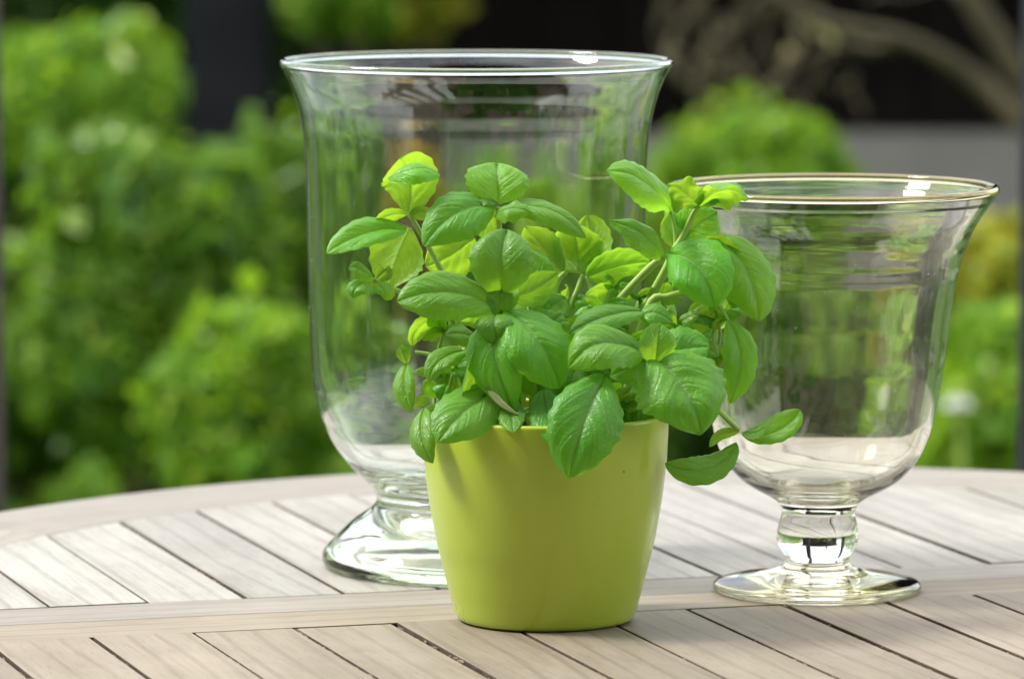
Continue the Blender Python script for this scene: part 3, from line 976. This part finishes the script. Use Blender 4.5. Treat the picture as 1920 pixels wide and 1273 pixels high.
# --- right front shoot
stem([(1130, 800, 2.5), (1180, 720, 3.4), (1218, 668, 4.0)], (9, 7))
leaf((1216, 660, 4.0), (1066, 690, 5.8), (-6, -32, 0.7), 110, (-0.18, 0.66, 0.72), 10, 0.3, 'leaf', 0.5)
leaf((1206, 586, 1.6), (1068, 626, 3.4), (-4, -14, 0.4), 76, (-0.1, 0.75, 0.62), 16, 0.3, 'leaf')
leaf((1228, 680, 4.4), (1238, 606, 4.4), (0, 0, 0.4), 64, (0.05, 0.35, 0.93), 10, 0.15, 'leaf_young', 0.5)
leaf((1222, 668, 4.2), (1312, 812, 6.0), (16, -18, 0.9), 176, (0.10, 0.48, 0.87), 6, 0.25, 'leaf', 0.46)
leaf((1238, 672, 3.6), (1330, 650, 3.4), (4, -10, 0.2), 90, (0.1, 0.65, 0.75), 8, 0.2, 'leaf', 0.5)
leaf((1226, 668, 4.3), (1142, 704, 4.6), (-2, 2, 0.2), 66, (-0.1, 0.55, 0.83), 8, 0.1, 'leaf', ruff=0.1)
leaf((1200, 596, 1.8), (1262, 604, 2.2), (0, -14, 0.2), 56, (0.2, 0.7, 0.65), 10, 0.4, 'leaf')
# --- big hanging front leaf
stem([(1120, 800, 4.5), (1126, 730, 5.2), (1132, 706, 5.6)], (6, 5))
leaf((1136, 702, 5.6), (1066, 896, 8.4), (-4, -14, 0.9), 124, (-0.12, 0.30, 0.94), 10, 0.28, 'leaf', 0.5)
# --- lower left
stem([(930, 800, 1.5), (905, 745, 2.5), (885, 690, 2.6), (868, 652, 2.4)], (6, 4))
leaf((938, 726, 3.6), (822, 830, 6.6), (-8, -10, 0.7), 104, (-0.22, 0.42, 0.88), 8, 0.25, 'leaf', 0.48)
leaf((878, 654, 2.4), (806, 716, 3.6), (-14, -12, 0.3), 56, (-0.35, 0.65, 0.65), 22, 0.35, 'leaf')
stem([(880, 800, 1.5), (858, 700, 1.2), (815, 668, 1), (778, 660, 1)], (5, 3.5))
leaf((762, 682, 1.2), (772, 774, 2.4), (-8, 0, 0.3), 46, (-0.6, 0.2, 0.75), 24, 0.3, 'leaf')
leaf((762, 682, 1.2), (748, 650, 1.4), (0, -3, 0), 24, (-0.3, 0.5, 0.7), 14, 0.4, 'leaf_young')
leaf((768, 668, 1.0), (760, 644, 1.0), (-4, -2, 0), 22, (0, 0.4, -0.8), 14, 0.4, 'leaf')
leaf((796, 764, 2.6), (812, 868, 4.6), (-14, -2, 0.5), 54, (-0.30, 0.25, 0.92), 14, 0.35, 'leaf')
stem([(870, 790, 1), (830, 765, 2), (798, 758, 2.4)], (5, 3.5))
leaf((800, 760, 2.2), (780, 745, 2.4), (0, -2, 0), 26, (-0.2, 0.6, -0.7), 10, 0.2, 'leaf_young')
leaf((852, 582, -1.2), (774, 650, -0.6), (-18, -10, 0.2), 50, (-0.25, 0.62, -0.60), 16, 0.35, 'leaf_young')
leaf((820, 745, 2), (794, 715, 2.2), (-2, -4, 0), 32, (-0.2, 0.6, 0.7), 12, 0.4, 'leaf')
leaf((826, 752, 2.2), (838, 720, 2.2), (0, -2, 0.2), 40, (0.1, 0.5, 0.8), 12, 0.4, 'leaf')
leaf((850, 740, 1.2), (862, 668, 1), (4, 0, 0), 54, (0.2, 0.3, -0.9), 10, 0.2, 'leaf_young')
# --- low centre
leaf((1020, 728, 3.5), (1050, 842, 6.8), (-8, -4, 0.6), 64, (-0.1, 0.25, 0.95), 12, 0.25, 'leaf')
leaf((1080, 690, 2.5), (1052, 782, 3.6), (-2, -4, 0.3), 82, (0, 0.3, 0.95), 10, 0.2, 'leaf')
leaf((956, 752, 3.6), (962, 810, 6.7), (0, -2, 0.5), 46, (0, 0.3, 0.95), 10, 0.2, 'leaf')
leaf((920, 800, 2), (955, 740, 2.4), (2, 0, 0), 60, (0.1, 0.3, -0.9), 10, 0.2, 'leaf_young')
leaf((1170, 720, 2.0), (1186, 800, 3.6), (4, -4, 0.3), 62, (0.1, 0.3, 0.95), 10, 0.2, 'leaf')
leaf((1150, 690, 1), (1200, 770, 2), (4, -2, 0.3), 60, (0.2, 0.3, -0.9), 10, 0.2, 'leaf_young')
leaf((1100, 650, 0), (1060, 740, 1), (0, 0, 0.3), 90, (0, 0.3, 0.95), 10, 0.2, 'leaf')
leaf((1120, 640, -1), (1110, 760, 0), (0, 0, 0.3), 100, (0, 0.3, 0.95), 10, 0.2, 'leaf')
leaf((1020, 650, -1), (1010, 760, 0), (0, 0, 0.3), 90, (0, 0.3, 0.95), 10, 0.2, 'leaf')
leaf((1250, 720, 0), (1220, 790, 1), (0, 0, 0.3), 90, (0, 0.3, 0.95), 10, 0.2, 'leaf')
# --- leaves deep in the plant
for spec in [((1030, 700, -2), (960, 640, -2.5), 90), ((1080, 690, -3), (1020, 620, -3.4), 90), ((1110, 680, -3), (1150, 600, -3.4), 90),
             ((1170, 690, -3), (1220, 610, -3), 96), ((1210, 720, -2), (1290, 650, -2), 100), ((1240, 760, -1), (1320, 700, -0.6), 100),
             ((980, 760, -1), (920, 690, -1.5), 84), ((940, 780, -2), (868, 720, -2), 80), ((1060, 790, 2), (1010, 720, 1.6), 84),
             ((1120, 790, 3), (1170, 730, 3), 84), ((1200, 790, 2), (1250, 730, 2.4), 90), ((900, 790, 1), (850, 740, 1.4), 70),
             ((985, 640, -2.5), (1000, 560, -3), 80), ((1200, 640, -3), (1262, 560, -3.4), 90), ((1130, 640, -4), (1100, 570, -4.6), 80)]:
    leaf(spec[0], spec[1], (random.uniform(-8, 8), -8, 0.3), spec[2], (random.uniform(-0.4, 0.4), random.uniform(0.3, 0.7), random.choice((0.8, 0.8, -0.7))), 10, 0.3, 'leaf')
leaf((903, 690, 4.9), (974, 778, 5.8), (-12, 8, 0.1), 13, (-0.5, 0.4, 0.75), 8, 0.4, 'dry')
# --- small shoot tips between the big leaves
for (x_, y_, d_, n_, l_) in ((1150, 545, -2.5, 4, 52), (1046, 606, -2, 4, 56), (1266, 612, 0.8, 4, 46), (1304, 648, 0.5, 4, 60), (852, 690, 1.2, 4, 50), (900, 640, 0, 4, 60),
                             (1004, 690, 1.5, 4, 54), (986, 530, -2, 3, 54), (1345, 600, -1, 4, 46), (1130, 575, -0.6, 4, 48), (832, 622, -1, 3, 46), (1082, 648, 1.4, 4, 56),
                             (1200, 560, -2, 4, 44), (1010, 770, 2.6, 4, 50), (1168, 770, 3, 4, 50), (880, 760, 2, 4, 46), (1300, 700, 0, 4, 64), (1240, 560, -2.4, 3, 50),
                             (822, 706, 0.5, 4, 42), (930, 694, 1.0, 4, 52), (962, 628, -1, 4, 58), (1112, 622, -1, 4, 56), (1062, 566, -3.4, 4, 48), (872, 606, -2.5, 3, 46),
                             (1184, 640, 0.5, 4, 52), (1262, 694, 1.5, 4, 50), (1332, 664, -1, 4, 58), (992, 608, -1.5, 4, 54), (1156, 612, -2, 4, 50), (1050, 720, 2, 4, 52), (846, 780, 3, 4, 40), (930, 770, 4, 4, 44)):
    stem([(1022 + (x_ - 1022) * 0.6, 800, d_ * 0.4), (x_ + random.uniform(-8, 8), y_ + 60, d_), (x_, y_, d_)], (4.5, 3.2))
    a0_ = random.uniform(0, 6.28)
    for i_ in range(n_):
        a_ = a0_ + 6.28 * i_ / n_ + random.uniform(-0.3, 0.3)
        ll = l_ * random.uniform(0.75, 1.25)
        leaf((x_, y_, d_), (x_ + ll * math.cos(a_), y_ - ll * 0.55 * math.sin(a_) - 6, d_ + 0.6 + 0.5 * random.random()), (0, -7, 0.15), ll * random.uniform(0.55, 0.72),
             (random.uniform(-0.3, 0.3), random.uniform(0.45, 0.8), random.choice((0.6, 0.6, -0.5))), 14, 0.45, random.choice(('leaf', 'leaf_young')), ruff=0.06)
# --- right outstretched shoot
stem([(1180, 800, 1), (1260, 752, 1.4), (1318, 750, 1.6), (1345, 768, 1.8), (1385, 806, 2)], (6, 5))
leaf((1392, 812, 2), (1500, 768, 2.2), (8, 20, 0), 60, (0.15, 0.80, 0.52), 22, 0.2, 'leaf', 0.55)
leaf((1392, 812, 2.0), (1434, 800, 2.6), (4, 4, 0.2), 34, (0.1, 0.75, 0.6), 14, 0.3, 'leaf')
leaf((1380, 828, 2), (1247, 868, 3.2), (12, 32, 0.3), 58, (-0.35, 0.45, 0.82), 4, 0.1, 'leaf', 0.5)
leaf((1386, 808, 1.9), (1330, 838, 2.2), (-6, -8, 0), 36, (-0.2, 0.6, -0.7), 10, 0.2, 'leaf_young')
# --- right hanging leaf
stem([(1330, 560, -0.6), (1352, 578, -0.4), (1366, 602, 0)], (4, 3))
leaf((1366, 600, 0), (1368, 758, 1.0), (22, 0, 0.5), 64, (0.25, 0.25, 0.93), 16, 0.25, 'leaf', 0.45)


# ------------------------------------------------------------------ garden vegetation
def foliage_mesh(name, blobs, count, size, mat, parent, rng, aspect=0.6):
    """blobs: list of (centre, (rx, ry, rz)) in world space"""
    vol = np.array([b[1][0] * b[1][2] for b in blobs])
    pick = rng.choice(len(blobs), size=count, p=vol / vol.sum())
    cs = np.array([b[0] for b in blobs])[pick]
    rs = np.array([b[1] for b in blobs])[pick]
    d = rng.normal(size=(count, 3))
    d /= np.linalg.norm(d, axis=1)[:, None]
    rad = np.clip(1.0 - np.abs(rng.normal(0, 0.17, count)), 0.35, 1.0) + (rng.random(count) < 0.10) * rng.uniform(0.0, 0.28, count)
    # lumps: the radius follows a few random directions
    lumps = rng.normal(size=(40, 3)); lumps /= np.linalg.norm(lumps, axis=1)[:, None]
    amp = np.max(np.clip(d @ lumps.T - 0.86, 0, 1) / 0.14, axis=1)
    rad = rad * (0.90 + 0.14 * amp)
    p = cs + d * rs * rad[:, None]
    nrm = d + rng.normal(0, 0.9, (count, 3))
    nrm /= np.linalg.norm(nrm, axis=1)[:, None]
    t = np.cross(nrm, rng.normal(size=(count, 3)))
    t /= np.linalg.norm(t, axis=1)[:, None]
    b = np.cross(nrm, t)
    L = size * (rng.uniform(0.5, 1.2, count) + (rng.random(count) < 0.10) * 0.9)[:, None]
    W = L * aspect
    v = np.stack([p - t * L * 0.5, p + b * W * 0.5 + nrm * W * 0.12, p + t * L * 0.5, p - b * W * 0.5 + nrm * W * 0.12], axis=1)
    ok = (v[:, :, 2].min(axis=1) > 0.01)
    v = v[ok]
    n = len(v)
    v = v.reshape(-1, 3) - np.array(parent.location)
    idx = np.arange(n * 4).reshape(n, 4)
    me = bpy.data.meshes.new(name)
    me.vertices.add(n * 4)
    me.vertices.foreach_set('co', v.astype(np.float32).ravel())
    me.loops.add(n * 4)
    me.loops.foreach_set('vertex_index', idx.astype(np.int32).ravel())
    me.polygons.add(n)
    me.polygons.foreach_set('loop_start', np.arange(0, n * 4, 4, dtype=np.int32))
    me.update(calc_edges=True)
    me.materials.append(mat)
    o = bpy.data.objects.new(name, me)
    link(o, parent)
    return tag(o, kind='stuff')


rng = np.random.default_rng(5)


def bush(label, D, x0, x1, ytop, ybot, mat, count=5000, size=0.024, cat='bush', name='garden_bush', group='bushes in the garden', extra=None, depth=None):
    """a shrub whose crown spans the photo columns x0..x1 and rows ytop..ybot at distance D"""
    a, b2 = at(x0, (ytop + ybot) / 2, D), at(x1, (ytop + ybot) / 2, D)
    zt, zb = at((x0 + x1) / 2, ytop, D).z, max(0.03, at((x0 + x1) / 2, ybot, D).z)
    cx = (a.x + b2.x) / 2
    rx = (b2.x - a.x) / 2
    rz = (zt - zb) / 2
    root = empty(name, (cx, D, 0))
    tag(root, label, cat, group)
    c = Vector((cx, D, (zt + zb) / 2))
    ry = depth or rx
    blobs = [(tuple(c), (rx * 0.86, ry * 0.86, rz * 0.90))]
    for i in range(20):
        th, ph = rng.uniform(0, 2 * math.pi), rng.uniform(-0.9, 1.3)
        q = Vector((math.cos(th) * math.cos(ph) * rx, math.sin(th) * math.cos(ph) * ry, math.sin(ph) * rz)) * rng.uniform(0.66, 0.84)
        kk = rng.uniform(0.20, 0.38)
        blobs.append((tuple(c + q), (rx * kk, ry * kk, rx * kk)))
    foliage_mesh('foliage', blobs, count, size, mat, root, rng)
    nst = 5
    for i in range(nst):
        th = 2 * math.pi * i / nst + 0.3
        e = Vector((cx + rx * 0.5 * math.cos(th), D + ry * 0.5 * math.sin(th), (zt + zb) / 2 + rz * 0.3))
        tube('stem', [Vector((cx + 0.02 * math.cos(th), D + 0.02 * math.sin(th), -0.01)), (Vector((cx, D, 0)) + e) / 2 + Vector((0.01, 0, 0.02)), e], [0.012, 0.009, 0.004], M['bark'], root, 6, 3)
    return root


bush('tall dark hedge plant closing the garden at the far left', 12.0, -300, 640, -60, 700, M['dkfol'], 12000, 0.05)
bush('large rounded box bush filling the left of the garden', 8.0, 0, 540, 240, 900, M['box'], 15000, 0.034)
bush('box bush part hidden behind the left side of the tall vase', 8.6, 400, 660, 225, 860, M['box'], 12000, 0.034)
bush('low bright green bush nearest the table at left', 7.2, 255, 680, 560, 1010, M['bright'], 9000, 0.030)
bush('clipped round bush at upper left beside the grey post', 10.2, -60, 335, 45, 360, M['bright'], 8000, 0.040)
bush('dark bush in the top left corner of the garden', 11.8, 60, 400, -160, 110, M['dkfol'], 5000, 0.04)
bush('bright bush with golden tips behind the tall vase rim', 11.6, 620, 900, -160, 100, M['yellow'], 2600, 0.04)
bush('pale green bush at top behind the tall vase', 11.0, 500, 760, -160, 85, M['bright'], 3500, 0.04)
bush('bronze leaved bush seen through the left of the tall vase', 8.3, 630, 830, 265, 640, M['bronze'], 5500, 0.034)
bush('green bush seen through the middle of the tall vase', 9.2, 760, 1060, 285, 900, M['box'], 8000, 0.034)
bush('light green bush seen through the right of the tall vase', 8.6, 960, 1260, 300, 920, M['bright'], 8000, 0.034)
bush('broad light green bush between the two glass vases', 9.4, 1180, 1620, 185, 700, M['bright'], 10000, 0.036)
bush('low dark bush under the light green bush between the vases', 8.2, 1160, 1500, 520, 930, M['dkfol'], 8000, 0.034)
bush('green bush seen through the goblet vase', 8.4, 1400, 1800, 470, 930, M['box'], 9000, 0.034)
bush('golden bush with orange tips at the right edge', 8.2, 1750, 2120, 395, 760, M['yellow'], 6000, 0.034)
bush('fresh green bush low at the right edge', 7.6, 1740, 2140, 590, 960, M['bright'], 7000, 0.036)

bush('round box bush low at the left edge', 8.4, -160, 230, 430, 930, M['box'], 9000, 0.034)
# unseen hedges added on both sides to darken the glass reflections
for sx, lab in ((-1, 'tall green hedge added unseen at the left to darken glass reflections'), (1, 'green hedge added unseen at the right to shape glass reflections')):
    hd = empty('hedge', (sx * 3.4, 4.5, 0))
    tag(hd, lab, 'hedge', 'unseen hedges added beside the garden')
    bl = [((sx * (3.4 + rng.uniform(-0.1, 0.1)), yy_, zz_), (0.45, 0.6, 0.55)) for yy_ in np.arange(-0.8, 11.5, 0.6) for zz_ in ((0.5, 1.2, 1.9) if sx < 0 else (0.4, 0.95))]
    foliage_mesh('foliage', bl, 26000, 0.085, M['box'], hd, rng)
    for yy_ in np.arange(-0.5, 11.5, 1.5):
        tube('stem', [Vector((sx * 3.4, yy_, -0.02)), Vector((sx * 3.42, yy_ + 0.05, 0.9)), Vector((sx * 3.38, yy_, 2.0 if sx < 0 else 1.1))], [0.04, 0.03, 0.015], M['bark'], hd, 6, 3)

# twisted hazel at upper right
hz = empty('hazel_tree', at(1400, 300, 10.0).xy.to_3d())
tag(hz, 'bare twisted hazel with curling brown branches before the dark shed', 'tree')
HD = 10.0


def hz_branch(pts, r0, r1, name='branch'):
    P = [at(x_, y_, HD + d_) for x_, y_, d_ in pts]
    n = len(P)
    return tube(name, P, [(r0 + (r1 - r0) * i / (n - 1)) * BR * (0.9 + 0.25 * rng.random()) for i in range(n)], M['bark'], hz, 8, 5)


BR = 0.62
base = hz.location.copy()
pt = at(1330, 260, HD)
tube('trunk', [Vector((base.x, HD, -0.02)), Vector((base.x + 0.02, HD, 0.15)), Vector((pt.x + 0.03, HD, pt.z - 0.12)), pt], [0.035, 0.03, 0.026, 0.022], M['bark'], hz, 10, 5)
hz_branch([(1330, 260, 0), (1310, 170, 0.02), (1330, 90, 0.05), (1390, 40, 0.05), (1450, -40, 0)], 0.022, 0.012)
hz_branch([(1330, 250, 0), (1400, 225, -0.05), (1440, 170, -0.05), (1480, 130, 0), (1500, 60, 0.05), (1460, -20, 0.1)], 0.02, 0.010)
hz_branch([(1320, 180, 0), (1270, 140, -0.04), (1260, 80, 0), (1300, 20, 0), (1360, -50, 0)], 0.018, 0.010)
hz_branch([(1390, 200, 0), (1400, 140, 0), (1370, 90, 0.05), (1400, 30, 0), (1380, -60, 0)], 0.015, 0.008)
hz_branch([(1480, 130, 0), (1440, 95, 0), (1430, 40, 0), (1480, -40, 0)], 0.014, 0.008)
for pts_ in ([(1330, 90, 0.05), (1350, 130, 0.0), (1400, 150, -0.03), (1440, 120, 0)], [(1440, 170, -0.05), (1490, 190, 0), (1520, 150, 0.03), (1540, 90, 0)],
             [(1270, 140, -0.04), (1240, 100, 0), (1230, 50, 0), (1250, -20, 0)], [(1300, 20, 0), (1340, 40, 0), (1400, 20, 0), (1440, 50, 0)],
             [(1310, 170, 0), (1350, 190, 0.02), (1390, 160, 0.03), (1420, 70, 0.02)], [(1500, 60, 0.05), (1540, 40, 0), (1600, 60, 0), (1620, 110, 0)]):
    hz_branch(pts_, 0.009, 0.003, 'twig')
for _ in range(15):
    xs_, ys_ = rng.uniform(1230, 1640), rng.uniform(-40, 225)
    an = rng.uniform(0, 6.283)
    pts_ = [(xs_, ys_, rng.uniform(-0.1, 0.1))]
    for _k in range(4):
        an += rng.uniform(-0.9, 0.9)
        st_ = rng.uniform(25, 50)
        pts_.append((pts_[-1][0] + st_ * math.cos(an), min(235, pts_[-1][1] - st_ * abs(math.sin(an)) * rng.choice((1, 1, -1))), pts_[-1][2] + rng.uniform(-0.03, 0.03)))
    hz_branch(pts_, 0.008, 0.003, 'twig')
q_ = [tuple(at(rng.uniform(1240, 1540), rng.uniform(-60, 230), HD + rng.uniform(-0.1, 0.1))) for _ in range(22)]
foliage_mesh('foliage', [(c_, (0.07, 0.05, 0.05)) for c_ in q_], 26, 0.036, M['tanleaf'], hz, rng)
# arching apple limb
tr = empty('apple_tree', (at(2060, 500, 9.4).x, 9.4, 0))
tag(tr, 'mossy branches of a tree leaning in at the top right corner', 'tree')
HD = 9.4
hz, hzs = tr, hz
BR = 0.85
tp = at(2060, 330, HD)
tube('trunk', [Vector((tr.location.x, HD, -0.02)), Vector((tr.location.x - 0.01, HD, 0.3)), tp], [0.05, 0.045, 0.035], M['bark'], tr, 10, 5)
hz_branch([(2060, 335, 0), (1930, 240, 0), (1830, 150, 0.04), (1700, 75, 0), (1540, 40, 0), (1420, -30, 0)], 0.028, 0.012)
hz_branch([(2060, 330, 0), (1940, 190, 0), (1880, 90, 0), (1800, -30, 0)], 0.03, 0.024)
hz_branch([(1700, 75, 0), (1620, 90, 0.05), (1540, 30, 0.05), (1500, -40, 0)], 0.014, 0.008)

# white flower by the goblet
fl = empty('white_flower', (at(1795, 765, 7.3).x, 7.3, 0))
tag(fl, 'white round flower head among green leaves at the right edge', 'flower')
fc = at(1795, 765, 7.3)
tube('stem', [Vector((fc.x, 7.3, 0)), Vector((fc.x + 0.01, 7.3, fc.z * 0.6)), fc], [0.004, 0.0035, 0.003], M['stem'], fl, 6, 3)
for ring, (nr, tilt, Lp) in enumerate(((9, 0.15, 0.026), (8, 0.6, 0.023), (6, 1.05, 0.018))):
    for i in range(nr):
        a = 2 * math.pi * i / nr + ring * 0.3
        dirv = Vector((math.cos(a) * math.cos(tilt), math.sin(a) * math.cos(tilt), math.sin(tilt)))
        sd = Vector((-math.sin(a), math.cos(a), 0)) * 0.011
        q = [fc, fc + dirv * Lp * 0.55 + sd, fc + dirv * Lp, fc + dirv * Lp * 0.55 - sd]
        mesh_obj('petal', q, [(0, 1, 2, 3)], M['white_petal'], fl)

# grass between the bushes
rg = np.random.default_rng(9)
n = 9000
gx = rg.uniform(-1.15, -0.1, n); gy = rg.uniform(6.8, 10.5, n)
h = rg.uniform(0.03, 0.075, n); a = rg.uniform(0, 2 * np.pi, n); le = rg.normal(0, 0.018, (n, 2))
wv = 0.0035
v = np.stack([np.stack([gx - wv * np.cos(a), gy - wv * np.sin(a), np.zeros(n)], 1), np.stack([gx + wv * np.cos(a), gy + wv * np.sin(a), np.zeros(n)], 1), np.stack([gx + le[:, 0], gy + le[:, 1], h], 1)], 1).reshape(-1, 3)
go = mesh_obj('grass', [tuple(p) for p in v], [(3 * i, 3 * i + 1, 3 * i + 2) for i in range(n)], M['grass'], smooth=False)
tag(go, 'short green grass of the lawn beyond the table', 'grass', kind='stuff')
